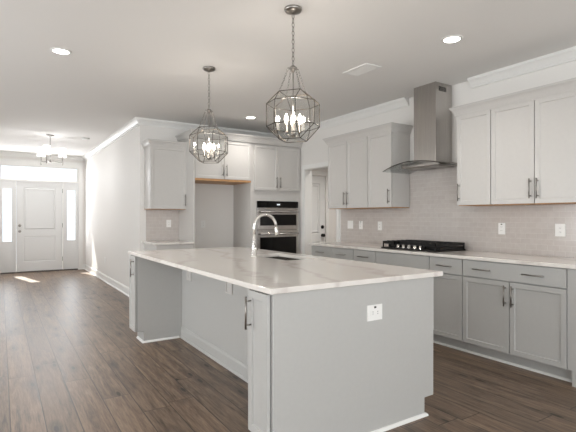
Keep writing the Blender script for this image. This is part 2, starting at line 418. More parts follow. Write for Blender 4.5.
# interior door beyond the opening
d2 = empty('door_2', 'x', 'door', (4.503, YB+.02, .01)); del d2['label']; del d2['category']; struct(d2)
bm = bmesh.new(); panel_door(bm, .74, 2.045, .04, [(.12, .62, .22, .80), (.12, .62, .95, 1.90)]); obj('door_leaf', bm, 'door', d2)
for nm, z in (('deadbolt', 1.075), ('door_knob', .915)):
    bm = bmesh.new(); lathe(bm, [(.032, 0), (.032, .008), (.014, .012), (.012, .03), (.03, .04), (.034, .055), (.024, .068), (0, .07)] if nm == 'door_knob' else [(.034, 0), (.034, .018), (.024, .026), (0, .028)], n=16)
    bmesh.ops.rotate(bm, verts=bm.verts, matrix=Matrix.Rotation(PI/2, 3, 'X')); bmesh.ops.translate(bm, verts=bm.verts, vec=(.675, 0, z)); obj(nm, bm, 'black_hw', d2, True)
bm = bmesh.new()
for q in ((4.40, 4.50, 0, 2.06), (5.245, 5.31, 0, 2.06), (4.40, 5.31, 2.06, 2.14)): box(bm, q[0]+.001, q[1], YB-.018, YB, q[2], q[3])
struct(obj('trim_3', bm, 'trim'))
# casing of the opening in the right wall
bm = bmesh.new()
for xx in ((XW-.018, XW), (XW+.12, XW+.138)):
    for q in ((5.13, 5.20, 0, 2.06), (6.03, 6.10, 0, 2.06), (5.13, 6.10, 2.06, 2.13)): box(bm, xx[0], xx[1], q[0], q[1], q[2], q[3])
for q in ((5.20, 5.206, 0, 2.054), (6.024, 6.03, 0, 2.054), (5.20, 6.03, 2.054, 2.06)): box(bm, XW-.004, XW+.124, q[0], q[1], q[2], q[3])
struct(obj('trim_4', bm, 'trim', bevel=.003))

# crown mouldings (travel so that the room is on the right)
def crown(n, path, out=.085, drop=.095):
    bm = bmesh.new(); sweep(bm, path, crown_prof(CEIL, out, drop)); struct(obj('trim_%d' % n, bm, 'trim'))
crown(5, [(-.19, 7.72), (-.19, YF), (XH, YF), (XH, YB), (XW, YB), (XW, 3.80)])
crown(6, [(XW, 2.93), (XW, -3.2), (-3.2, -3.2), (-3.2, 7.6), (-.31, 7.6)])
# baseboards
def base(n, path):
    bm = bmesh.new(); sweep(bm, path, base_prof()); struct(obj('baseboard_'+n, bm, 'trim'))
base('hall', [(1.69, YF), (XH, YF), (XH, YB), (1.80, YB)])
base('foyer', [(-.31, 7.6), (-.19, 7.6), (-.19, YF), (-.11, YF)])
base('left', [(-3.2, -3.2), (-3.2, 7.6), (-.32, 7.6)])
base('rear', [(XW, -3.2), (-3.19, -3.2)])
base('right', [(XW, 1.28), (XW, -3.18)])
base('alcove', [(2.375, YB), (3.285, YB)])
base('pantry', [(5.31, YB), (6.0, YB), (6.0, 4.2), (XW+.12, 4.2), (XW+.12, 5.13)])

# ------------------------------------------------------------------ cabinets
def shaker(w, h, t=.02, rail=.058, slab=False):
    """front x 0..w, z 0..h, outer face y=-t"""
    bm = bmesh.new(); fs = box(bm, 0, w, -t, 0, 0, h); bm.normal_update()
    if not slab:
        f = fs[2]
        bmesh.ops.inset_region(bm, faces=[f], thickness=rail, depth=0)
        bmesh.ops.inset_region(bm, faces=[f], thickness=.004, depth=0)
        for v in f.verts: v.co.y += .009
    return bm
def pull(parent, x, z, horiz, y=-.02, L=.175):
    bm = bmesh.new(); s = .032
    if horiz:
        tube(bm, [(x-L/2, y-s, z), (x+L/2, y-s, z)], .006)
        for k in (-.064, .064): tube(bm, [(x+k, y, z), (x+k, y-s, z)], .005, 8)
    else:
        tube(bm, [(x, y-s, z-L/2), (x, y-s, z+L/2)], .006)
        for k in (-.064, .064): tube(bm, [(x, y, z+k), (x, y-s, z+k)], .005, 8)
    return obj('handle', bm, 'nickel', parent, True)
def front(root, kind, x, z, w, h, hnd=None, mat='cab'):
    """one door or drawer front in the root's frame; hnd = list of (x, z, horiz) in the front's own frame"""
    o = obj(kind, shaker(w, h, slab=(kind == 'drawer')), mat, root, bevel=.0015); o.location = (x, -.005, z)
    for (hx, hz, ho) in hnd or []: pull(o, hx, hz, ho)
    return o
G = .0035
def base_cab(label, loc, rz, w, d=.6, fronts=(), group=None, toe=.075, h=.884, z0=.115, closed_top=True, tk=True, mat='grey'):
    r = empty('base_cabinet', label, 'cabinet', loc, rz, group)
    bm = bmesh.new(); t = .018
    if closed_top: box(bm, 0, w, 0, d, z0, h)
    else:
        box(bm, 0, t, 0, d, z0, h); box(bm, w-t, w, 0, d, z0, h); box(bm, t, w-t, d-t, d, z0, h); box(bm, t, w-t, 0, t, z0, h); box(bm, t, w-t, t, d-t, z0, z0+t)
    obj('carcass', bm, mat, r)
    if tk: obj('toe_kick', B((0, w, toe, toe+.018, 0, z0)), mat, r)
    for (k, x, z, fw, fh, hn) in fronts: front(r, k, x+G, z, fw-2*G, fh, hn, mat)
    return r
ZD0, ZD1, ZR0, ZR1 = .118, .722, .732, .878       # door and drawer heights in base cabinets
H1 = ZD1-ZD0; H2 = ZR1-ZR0; HZ = H1-.115
R = -PI/2
XC = 3.63                                          # carcass face of the right run
D = .605
RB = 'base cabinets along the cooktop wall'
# right run, x runs towards the camera (from y large to y small)
base_cab('light grey base cabinet at far end of cooktop wall, two side-by-side drawers', (XC, 4.98, 0), R, .87, D,
    [('drawer', 0, ZR0, .435, H2, [(.2175, H2/2, True)]), ('drawer', .435, ZR0, .435, H2, [(.2175, H2/2, True)]),
     ('door', 0, ZD0, .435, H1, [(.40, HZ, False)]), ('door', .435, ZD0, .435, H1, [(.03, HZ, False)])], RB)
base_cab('narrow light grey base cabinet just left of the plain panel under cooktop', (XC, 4.108, 0), R, .376, D,
    [('drawer', 0, ZR0, .376, H2, [(.188, H2/2, True)]), ('door', 0, ZD0, .376, H1, [(.345, HZ, False)])], RB)
base_cab('light grey base cabinet under gas cooktop with plain handleless top panel', (XC, 3.73, 0), R, .756, D,
    [('drawer', 0, ZR0, .756, H2, []), ('door', 0, ZD0, .378, H1, [(.345, HZ, False)]), ('door', .378, ZD0, .378, H1, [(.03, HZ, False)])], RB)
base_cab('narrow light grey base cabinet with one drawer and door right of cooktop', (XC, 2.972, 0), R, .378, D,
    [('drawer', 0, ZR0, .378, H2, [(.189, H2/2, True)]), ('door', 0, ZD0, .378, H1, [(.03, HZ, False)])], RB)
base_cab('wide light grey base cabinet with two-pull drawer above two doors, right edge', (XC, 2.592, 0), R, .907, D,
    [('drawer', 0, ZR0, .907, H2, [(.207, H2/2, True), (.66, H2/2, True)]), ('door', 0, ZD0, .4535, H1, [(.418, HZ, False)]), ('door', .4535, ZD0, .4535, H1, [(.03, HZ, False)])], RB)
r = empty('end_panel', 'light grey end panel closing right end of cooktop wall cabinets', 'panel', (XC-.02, 1.45, 0))
bm = B((0, .62, -.16, .20, 0, .884), (0, .62, .20, .2325, .115, .884)); obj('board', bm, 'grey', r)
bm = bmesh.new(); prism(bm, [(XC+.075, 0), (XC+.060, 0), (XC+.061, .010), (XC+.068, .017), (XC+.075, .018)], 'y', 1.655, 4.98)
tag(obj('shoe_moulding', bm, 'trim'), 'thin white shoe moulding under cooktop wall cabinets', 'moulding')

def slab(name, xs, ys, z0, z1, hole=None):
    bm = bmesh.new(); X = [xs[0]]+([hole[0], hole[1]] if hole else [])+[xs[1]]; Y = [ys[0]]+([hole[2], hole[3]] if hole else [])+[ys[1]]
    vc = {}
    def V(i, j, z):
        if (i, j, z) not in vc: vc[i, j, z] = bm.verts.new((X[i], Y[j], z))
        return vc[i, j, z]
    ok = lambda i, j: 0 <= i < len(X)-1 and 0 <= j < len(Y)-1 and not (hole and i == 1 and j == 1)
    for i in range(len(X)-1):
        for j in range(len(Y)-1):
            if not ok(i, j): continue
            for z in (z0, z1): bm.faces.new([V(i, j, z), V(i+1, j, z), V(i+1, j+1, z), V(i, j+1, z)])
            for di, dj, p, q in ((-1, 0, (i, j), (i, j+1)), (1, 0, (i+1, j), (i+1, j+1)), (0, -1, (i, j), (i+1, j)), (0, 1, (i, j+1), (i+1, j+1))):
                if not ok(i+di, j+dj): bm.faces.new([V(*p, z0), V(*q, z0), V(*q, z1), V(*p, z1)])
    return obj(name, bm, 'quartz', bevel=.004)
tag(slab('countertop', (3.583, XW-.001), (1.24, 5.0), .885, .915), 'long white quartz countertop running under the gas cooktop', 'countertop')
# backsplash
tag(obj('backsplash', B((XW-.009, XW-.0005, 1.24, 5.10, .916, 1.387), (XW-.009, XW-.0005, 2.884, 3.786, 1.387, 1.87)), 'tile_side'), 'pinkish white subway tile backsplash behind cooktop and counter', 'tile')
tag(obj('backsplash', B((1.84, 2.345, YB-.009, YB, .916, 1.387)), 'tile_back'), 'white subway tile backsplash above small side counter', 'tile')

# uppers
XU = 3.94; UD = XW-XU-.001
def upper(label, loc, rz, w, d, h, fronts, group):
    r = empty('wall_cabinet', label, 'cabinet', loc, rz, group)
    obj('carcass', B((0, w, 0, d, .006, h)), 'cab', r)
    obj('underside', B((.004, w-.004, .002, d-.002, -.002, .006)), 'wood', r, label='natural wood underside')
    for (x, fw, hn) in fronts: front(r, 'door', x+G, .004, fw-2*G, h-.008, hn)
    return r
UZ, UH = 1.39, .915
UR = 'wall cabinets along the cooktop wall'
upper('two-door white wall cabinet farthest from camera, beside the doorway', (XU, 5.013, UZ), R, .818, UD, UH,
      [(0, .409, [(.375, .13, False)]), (.409, .409, [(.03, .13, False)])], UR)
upper('single-door white wall cabinet immediately left of steel range hood', (XU, 4.192, UZ), R, .402, UD, UH, [(0, .402, [(.37, .13, False)])], UR)
upper('single-door white wall cabinet immediately right of steel range hood', (XU, 2.881, UZ), R, .373, UD, UH, [(0, .373, [(.03, .13, False)])], UR)
upper('two-door white wall cabinet at right edge of the photo', (XU, 2.506, UZ), R, .822, UD, UH,
      [(0, .411, [(.378, .13, False)]), (.411, .411, [(.03, .13, False)])], UR)
def cab_crown(label, path, top, out=.055, drop=.095, fr=.02):
    bm = bmesh.new(); sweep(bm, path, [(o, z) for o, z in crown_prof(top, out, drop)])
    return tag(obj('crown_moulding', bm, 'cab'), label, 'moulding', None)
ct = UZ+UH+.085
XF = XU-.021
cab_crown('stepped crown moulding on wall cabinets left of range hood', [(XW, 5.0135), (XF, 5.0135), (XF, 3.7895), (XW, 3.7895)], ct)
cab_crown('stepped crown moulding on wall cabinets right of range hood', [(XW, 2.8815), (XF, 2.8815), (XF, 1.683), (XW, 1.683)], ct)

# back wall group
upper('single-door white wall cabinet above small side counter', (1.812, 6.47, UZ), 0, .545, .309, UH, [(0, .545, [(.51, .13, False)])], 'cabinets on the oven wall')
cab_crown('crown moulding on wall cabinet above small side counter', [(1.8115, YB), (1.8115, 6.449), (2.349, 6.449)], ct)
base_cab('white base cabinet under small side counter beside fridge space', (1.812, 6.17, 0), 0, .535, .609,
    [('drawer', 0, ZR0, .535, H2, [(.267, H2/2, True)]), ('door', 0, ZD0, .535, H1, [(.5, HZ, False)])], 'cabinets on the oven wall', mat='cab')
tag(slab('countertop', (1.782, 2.347), (6.12, YB-.001), .885, .915), 'small white quartz countertop beside empty fridge space', 'countertop')
r = empty('fridge_panel', 'tall light grey panel between small side counter and fridge space', 'panel', (2.349, 6.15, 0))
obj('board', B((0, .022, 0, .629, 0, 2.434)), 'cab', r, bevel=.0015)
r = empty('wall_cabinet', 'two-door cabinet bridging the empty refrigerator space', 'cabinet', (2.372, 6.17, 1.835), 0, 'cabinets on the oven wall')
w = 3.29-2.372
obj('carcass', B((0, w, 0, .609, .008, .599)), 'cab', r)
obj('underside', B((.002, w-.002, -.018, .607, -.022, .008)), 'wood', r, label='natural wood underside')
front(r, 'door', G, .010, w/2-2*G, .575, [(w/2-.035, .13, False)]); front(r, 'door', w/2+G, .010, w/2-2*G, .575, [(.03, .13, False)])
# oven tower
r = empty('oven_cabinet', 'tall light grey cabinet housing the built-in double oven', 'cabinet', (3.292, 6.17, 0), 0, 'cabinets on the oven wall')
w = XW-3.292-.001
obj('carcass', B((0, .108, 0, .609, .115, 2.434), (w-.062, w, 0, .609, .115, 2.434), (.108, w-.062, 0, .609, 1.532, 2.434), (.108, w-.062, 0, .609, .115, .325), (.108, w-.062, .56, .609, .325, 1.532)), 'cab', r)
obj('toe_kick', B((0, w, .075, .093, 0, .115)), 'cab', r)
dx0, dx1 = .058, w-.025
front(r, 'door', dx0, 1.70, (dx1-dx0)/2-G, .71, [((dx1-dx0)/2-.035, .13, False)]); front(r, 'door', (dx0+dx1)/2+G, 1.70, (dx1-dx0)/2-G, .71, [(.03, .13, False)])
front(r, 'drawer', dx0, .13, dx1-dx0, .18, [((dx1-dx0)/2, .09, True)])
cab_crown('crown moulding across fridge and oven cabinets below ceiling moulding', [(2.3485, YB), (2.3485, 6.149), (XW, 6.149)], 2.54, .06, .1055)
# ovens
ov = empty('double_oven', 'stainless double wall oven with black glass doors', 'oven', (3.402, 6.168, 0))
ow = .776
obj('housing', B((0.002, ow-.002, 0.0, .50, .33, 1.528)), 'steel', ov)
obj('control_panel', B((0, ow, -.022, -.001, 1.425, 1.528)), 'blackglass', ov, bevel=.002, label='black glass control panel')
obj('display', B((ow/2-.03, ow/2+.03, -.0235, -.022, 1.465, 1.487)), 'display', ov)
for (z0, z1, wz0, wz1, hz) in ((1.075, 1.420, 1.138, 1.315, 1.358), (.335, 1.068, .45, .952, 1.005)):
    dd = obj('oven_door', B((0, ow, -.03, -.001, z0, z1)), 'steel', ov, bevel=.003)
    obj('window', B((.045, ow-.045, -.0325, -.030, wz0, wz1)), 'blackglass', dd, label='black glass window')
    bm = bmesh.new(); tube(bm, [(.03, -.075, hz), (ow-.03, -.075, hz)], .016, 12)
    for x in (.07, ow-.07): tube(bm, [(x, -.03, hz), (x, -.075, hz)], .01, 8)
    obj('handle', bm, 'steel', dd, True)

# ------------------------------------------------------------------ range hood
hd = empty('range_hood', 'stainless chimney range hood with curved glass canopy above cooktop', 'range hood', (XW-.0100, 3.33, 1.80))
obj('chimney', B((-.275, 0, -.155, .150, .085, CEIL-1.80-.001)), 'steel', hd, bevel=.004)
bm = bmesh.new()
for k in range(6): box(bm, -.10-.022*k-.012, -.10-.022*k, -.157, -.1545, .85, .90)
obj('vent_grille', bm, 'black', hd)
bm = bmesh.new(); prism(bm, [(-.36, -.255), (-.36, .255), (0, .30), (0, -.30)], 'z', .028, .062)
prism(bm, [(-.30, -.18), (-.30, .18), (0, .18), (0, -.18)], 'z', .062, .086); obj('motor_body', bm, 'steel', hd, bevel=.004)
bm = bmesh.new()
for s in (-1, 1): box(bm, -.33, -.05, s*.02, s*.22, .022, .028)
obj('filter', bm, 'nickel', hd)
bm = bmesh.new(); NX, NY = 8, 24; gv = {}
for i in range(NX+1):
    for j in range(NY+1):
        v = -1+2*j/NY; a = abs(v); fx = -(.495-.03*v*v)
        x = fx*i/NX; y = v*.447; z = .076-.075*v*v
        for k in (0, 1): gv[i, j, k] = bm.verts.new((x, y, z+.007*k))
for i in range(NX):
    for j in range(NY):
        for k in (0, 1): bm.faces.new([gv[i, j, k], gv[i+1, j, k], gv[i+1, j+1, k], gv[i, j+1, k]])
rim = [(i, 0) for i in range(NX)]+[(NX, j) for j in range(NY)]+[(i, NY) for i in range(NX, 0, -1)]+[(0, j) for j in range(NY, 0, -1)]
for a, b2 in zip(rim, rim[1:]+rim[:1]): bm.faces.new([gv[a[0], a[1], 0], gv[b2[0], b2[1], 0], gv[b2[0], b2[1], 1], gv[a[0], a[1], 1]])
obj('glass_canopy', bm, 'hoodglass', hd, True)
bm = bmesh.new(); tube(bm, [gv_co for gv_co in [(-(.495-.03*v*v), v*.447, .0795-.075*v*v) for v in [-1+2*j/NY for j in range(NY+1)]]], .004, 6); obj('rim', bm, 'lead', hd, True)

# ------------------------------------------------------------------ cooktop
ck = empty('gas_cooktop', 'black gas cooktop with cast-iron grates and steel knobs', 'cooktop', (3.69, 3.35, .916))
obj('tray', B((0, .50, -.38, .38, 0, .016)), 'black', ck, bevel=.004)
obj('burner_box', B((.10, .48, -.365, .365, .016, .046)), 'black', ck, bevel=.006)
for s in (-1, 0, 1):
    bm = bmesh.new(); c0 = s*.281; gh = .092 if s else .184; x0, x1, y0, y1 = .02 if s else .085, .49, c0-gh, c0+gh; zt = .084
    for (a, b2, c_, d_) in ((x0, x1, y0, y0+.012), (x0, x1, y1-.012, y1), (x0, x0+.012, y0, y1), (x1-.012, x1, y0, y1), (x0, x1, c0-.006, c0+.006)): box(bm, a, b2, c_, d_, zt-.03, zt)
    for k in range(1, 6): xx = x0+(x1-x0)*k/6; box(bm, xx-.005, xx+.005, y0, y1, zt-.010, zt+.003)
    for xx in (x0, x1-.012):
        for yy in (y0, y1-.012): box(bm, xx, xx+.012, yy, yy+.012, .012, zt-.01)
    obj('grate', bm, 'black', ck)
    for xx in ((.19, .39) if s else (.28,)):
        bm = bmesh.new(); lathe(bm, [(.045, .0), (.045, .008), (.034, .012), (.034, .020), (0, .022)], (xx, c0, .0465), 20); obj('burner', bm, 'black', ck)
for k in range(5):
    bm = bmesh.new(); lathe(bm, [(.023, .016), (.023, .020), (.020, .022), (.018, .052), (0, .054)], (.045, -.16+.08*k, 0), 16); obj('knob', bm, 'chrome', ck, True, label='steel knob')

# ------------------------------------------------------------------ island
IX, IY0, IY1 = 1.157, 1.943, 4.807
KX = 1.618
def island_end(label, y1, w, hx):
    return base_cab(label, (IX, y1, 0), R, w, KX+.02-IX, [('door', 0, ZD0, w, ZR1-ZD0, [(hx, ZR1-ZD0-.118, False)])], 'seating side cabinets of the island', toe=.065)
island_end('slim island cabinet nearest the camera with tall pull, facing left', 2.155, .212, .035)
r = island_end('slim island cabinet at far end of island, facing left', IY1, .227, .19)
obj('side_skirt', B((.209, .227, .0835, KX+.02-IX, 0, .1148)), 'grey', r)
bm = bmesh.new(); prism(bm, [(IX, .115), (IX+.065, .115), (IX+.065, 0), (2.288, 0), (2.288, .115), (2.373, .115), (2.373, .884), (IX, .884)], 'y', 1.923, 1.942)
tag(obj('island_end_panel', bm, 'grey', bevel=.002), 'broad plain grey end panel of island facing camera', 'panel')
bm = bmesh.new(); prism(bm, [(IX, .115), (IX+.065, .115), (IX+.065, 0), (2.288, 0), (2.288, .115), (2.373, .115), (2.373, .884), (IX, .884)], 'y', 4.808, 4.827)
tag(obj('island_end_panel', bm, 'grey', bevel=.002), 'plain grey end panel of island facing the ovens', 'panel')
r = empty('knee_wall', 'light grey recessed back panel under island seating overhang', 'panel', (KX, 2.157, 0))
obj('board', B((0, .022, 0, 4.578-2.157, 0, .884)), 'grey', r)
bm = bmesh.new(); sweep(bm, [(0, 4.578-2.157), (0, 0)], base_prof(.118, .012)); 
obj('base_moulding', bm, 'grey', r)
IS = 'kitchen side cabinets of the island'
LY = [1.945, 2.85, 3.87, 4.806]
for k, lab in enumerate(('island base cabinet on aisle side, nearest the end panel', 'island base cabinet on aisle side holding the sink', 'island base cabinet on aisle side, nearest the ovens')):
    w = LY[k+1]-LY[k]-.002
    base_cab(lab, (2.373-.02, LY[k], 0), PI/2, w, 2.353-KX-.024,
        [('drawer', 0, ZR0, w, H2, [(w/2, H2/2, True)] if k != 1 else []), ('door', 0, ZD0, w/2, H1, [(w/2-.035, HZ, False)]), ('door', w/2, ZD0, w/2, H1, [(.03, HZ, False)])], IS, closed_top=False, toe=.065)
SX0, SX1, SY0, SY1 = 1.99, 2.31, 3.10, 3.74
tag(slab('countertop', (1.128, 2.448), (1.905, 4.835), .885, .915, (SX0, SX1, SY0, SY1)), 'large white veined quartz top on the kitchen island', 'countertop')
# quarter round around island base
bm = bmesh.new(); sweep(bm, [(IX+.065, 2.155), (IX+.065, 1.923), (2.288, 1.923), (2.288, 1.955)][::-1] if 0 else [(IX+.065, 2.15), (IX+.065, 1.9225), (2.2885, 1.9225), (2.2885, 4.82)][::-1], [(0, .0), (0, .018), (-.008, .017), (-.015, .010), (-.017, 0)])
bm.free()
QR = [(0, 0), (.017, 0), (.015, .010), (.008, .017), (0, .018)]
bm = bmesh.new(); sweep(bm, [(2.288, 4.82), (2.288, 1.9225), (IX+.0645, 1.9225), (IX+.0645, 2.155)], [(-o, z) for o, z in QR]); bm.free()
bm = bmesh.new(); sweep(bm, [(IX+.0645, 2.155), (IX+.0645, 1.9225), (2.2885, 1.9225), (2.2885, 1.94)], QR)
tag(obj('shoe_moulding', bm, 'trim'), 'white shoe moulding at foot of near island end panel', 'moulding')
bm = bmesh.new(); sweep(bm, [(KX-.03, 4.5795), (IX+.0645, 4.5795), (IX+.0645, 4.807)][::-1], QR)
bm.free()
bm = bmesh.new(); sweep(bm, [(IX+.0645, 4.807), (IX+.0645, 4.5795), (KX-.03, 4.5795)], QR)
tag(obj('shoe_moulding', bm, 'trim'), 'white shoe moulding at foot of far slim island cabinet', 'moulding')

# sink
sk = empty('kitchen_sink', 'undermount stainless sink sunk into island countertop', 'sink', ((SX0+SX1)/2, (SY0+SY1)/2, .66))
hx, hy, t, top = .5*(SX1-SX0)+.004, .5*(SY1-SY0)+.004, .003, .884-.66
obj('basin', B((-hx-t, -hx, -hy-t, hy+t, 0, top), (hx, hx+t, -hy-t, hy+t, 0, top), (-hx, hx, -hy-t, -hy, 0, top), (-hx, hx, hy, hy+t, 0, top), (-hx-t, hx+t, -hy-t, hy+t, -t, 0)), 'steel', sk)
bm = bmesh.new(); lathe(bm, [(.045, 0), (.045, .004), (.03, .005), (.028, .001), (0, .001)], (0, 0, 0), 20); obj('drain', bm, 'nickel', sk, True)
# faucet
fc = empty('faucet', 'tall polished gooseneck pull-down faucet on island beside sink', 'faucet', (1.915, 3.52, .9155))
bm = bmesh.new(); lathe(bm, [(.028, 0), (.028, .006), (.022, .012), (.021, .10), (.017, .115), (.0135, .13), (.0135, .20), (0, .20)], n=20); obj('body', bm, 'chrome', fc, True)
bm = bmesh.new(); Rr = .115
tube(bm, [(0, 0, .19), (0, 0, .265)]+[(Rr-Rr*math.cos(a), 0, .265+Rr*math.sin(a)) for a in [PI*k/16*.97 for k in range(1, 17)]], .0125, 14); obj('spout', bm, 'chrome', fc, True)
bm = bmesh.new(); tube(bm, [(.2295, 0, .27), (.233, 0, .235), (.240, 0, .19), (.241, 0, .185)], [.0135, .017, .019, .016], 14); obj('spray_head', bm, 'chrome', fc, True)
bm = bmesh.new(); tube(bm, [(0, -.018, .075), (0, -.045, .078)], .014, 12); tube(bm, [(0, -.038, .078), (-.03, -.045, .135), (-.035, -.046, .15)], [.006, .005, .006], 10); obj('lever', bm, 'chrome', fc, True)

# ------------------------------------------------------------------ outlets and switches
def plate(label, loc, rz, gangs=1, kind='outlet', grp=None, land=False, wide=None, dot=False):
    r = empty('wall_outlet' if kind == 'outlet' else 'light_switch', label, kind, loc, rz, grp)
    w = (.072 if gangs == 1 else .118); h = .115
    if wide: w = wide
    if land: w, h = .118, .092
    obj('plate', B((-w/2, w/2, -.006, 0, -h/2, h/2)), 'plate', r, bevel=.0015)
    for g in range(gangs):
        cx = (g-(gangs-1)/2)*.046
        if land: obj('socket_face', B((-.036, .036, -.0085, -.006, -.017, .017)), 'plate', r)
        else: obj('rocker' if kind == 'switch' else 'socket_face', B((cx-.017, cx+.017, -.0085, -.006, -.034, .034)), 'plate', r)
        if kind == 'outlet':
            for s in (-1, 1):
                bm = bmesh.new()
                if land:
                    for k in (-.006, .006): box(bm, s*.019-.004, s*.019+.004, -.0092, -.0085, k-.0012, k+.0012)
                else:
                    for k in (-.006, .006): box(bm, cx+k-.0012, cx+k+.0012, -.0092, -.0085, s*.018-.004, s*.018+.004)
                obj('socket', bm, 'slot', r)
    if dot: obj('screw', B((-.007, .007, -.0095, -.006, h/2-.019, h/2-.009)), 'black', r, label='dark screw head')
    return r
ty = XW-.0095
plate('double rocker switch plate on tile beside the doorway', (ty, 4.887, 1.165), R, 2, 'switch')
plate('outlet on tile next to double switch plate', (ty, 4.665, 1.162), R, 1, 'outlet', dot=True)
plate('outlet on tile just left of cooktop', (ty, 4.295, 1.157), R, 1, 'outlet')
plate('outlet on tile below first wall cabinets right of hood', (ty, 2.586, 1.157), R, 1, 'outlet', dot=True)
plate('wide outlet on tile nearest right edge of photo', (ty, 2.03, 1.156), R, 1, 'outlet', wide=.088)
plate('outlet on tile above the small side counter', (2.184, YB-.0095, 1.175), 0, 1, 'outlet')
plate('outlet on back wall inside empty fridge space', (2.75, YB-.0005, 1.16), 0, 1, 'outlet')
ip = plate('white landscape outlet on island end panel facing camera', (1.848, 1.9225, .712), 0, 1, 'outlet', land=True, dot=True)
for lab, y in (('grey support bracket under island overhang, nearer the camera', 3.40), ('grey support bracket under island overhang, nearer the ovens', 4.34)):
    r = empty('support_bracket', lab, 'bracket', (KX-.0005, y, .63), R, 'brackets under the island overhang')
    bm = bmesh.new(); fs = box(bm, -.06, .06, -.012, 0, 0, .252); bm.normal_update()
    bmesh.ops.inset_region(bm, faces=[fs[2]], thickness=.016, depth=0); bmesh.ops.inset_region(bm, faces=[fs[2]], thickness=.002, depth=0)
    for v in fs[2].verts: v.co.y += .007
    obj('upright', bm, 'cab', r)
    obj('arm', B((-.03, .03, -.30, -.012, .242, .253)), 'grey', r)
plate('low outlet on hall wall near the front door', (XH-.0005, 9.4, .42), R, 1, 'outlet')

# ------------------------------------------------------------------ recessed lights, vent, detector
def can(label, x, y, power=17):
    r = empty('recessed_light', label, 'ceiling light', (x, y, CEIL))
    bm = bmesh.new(); lathe(bm, [(.062, -.001), (.066, -.008), (.086, -.004), (.088, -.0005)], n=32); obj('trim_ring', bm, 'trim', r, True)
    bm = bmesh.new(); lathe(bm, [(.064, -.002), (.064, -.006), (0, -.006)], n=32); obj('lens', bm, 'can', r, label='glowing lens')
    l = bpy.data.lights.new('recessed_lamp', 'SPOT'); l.energy = power*4; l.spot_size = 2.4; l.spot_blend = 1; l.shadow_soft_size = .06; l.color = (1, .96, .91)
    o = bpy.data.objects.new('recessed_lamp', l); C.objects.link(o); o.parent = r; o.location = (0, 0, -.02)
can('lit recessed light at upper left of the ceiling', .452, 4.398)
can('lit recessed light above right-hand cabinets and counter', 3.131, 2.35, 8)
can('lit recessed light in front of oven cabinets, between the pendants', 3.097, 5.80, 10)
can('added unseen recessed light brightening room beyond the doorway', 5.1, 5.6, 30)  # lamp added out of view to brighten the room behind the opening
r = empty('smoke_detector', 'small round smoke detector on ceiling near foyer', 'smoke detector', (1.337, 8.978, CEIL))
bm = bmesh.new(); lathe(bm, [(.062, -.0005), (.062, -.02), (.05, -.034), (0, -.036)], n=28); obj('cover', bm, 'plate', r, True)
bm = bmesh.new(); lathe(bm, [(.0635, -.012), (.0635, -.017), (.061, -.018), (.061, -.011)], n=28); obj('vent_slot', bm, 'canback', r)
r = empty('ceiling_vent', 'white rectangular air vent in kitchen ceiling', 'vent', (3.03, 3.33, CEIL))
vw, vl = .075, .15
obj('frame', B((-vw-.025, -vw, -vl-.025, vl+.025, -.008, 0), (vw, vw+.025, -vl-.025, vl+.025, -.008, 0), (-vw, vw, -vl-.025, -vl, -.008, 0), (-vw, vw, vl, vl+.025, -.008, 0)), 'trim', r)
obj('recess', B((-vw, vw, -vl, vl, -.0015, 0)), 'canback', r)
bm = bmesh.new()
for k in range(7):
    x = -vw+.012+k*.021; prism(bm, [(x, -.0015), (x+.002, -.0015), (x+.012, -.008), (x+.010, -.008)], 'y', -vl, vl)
obj('louvers', bm, 'trim', r)

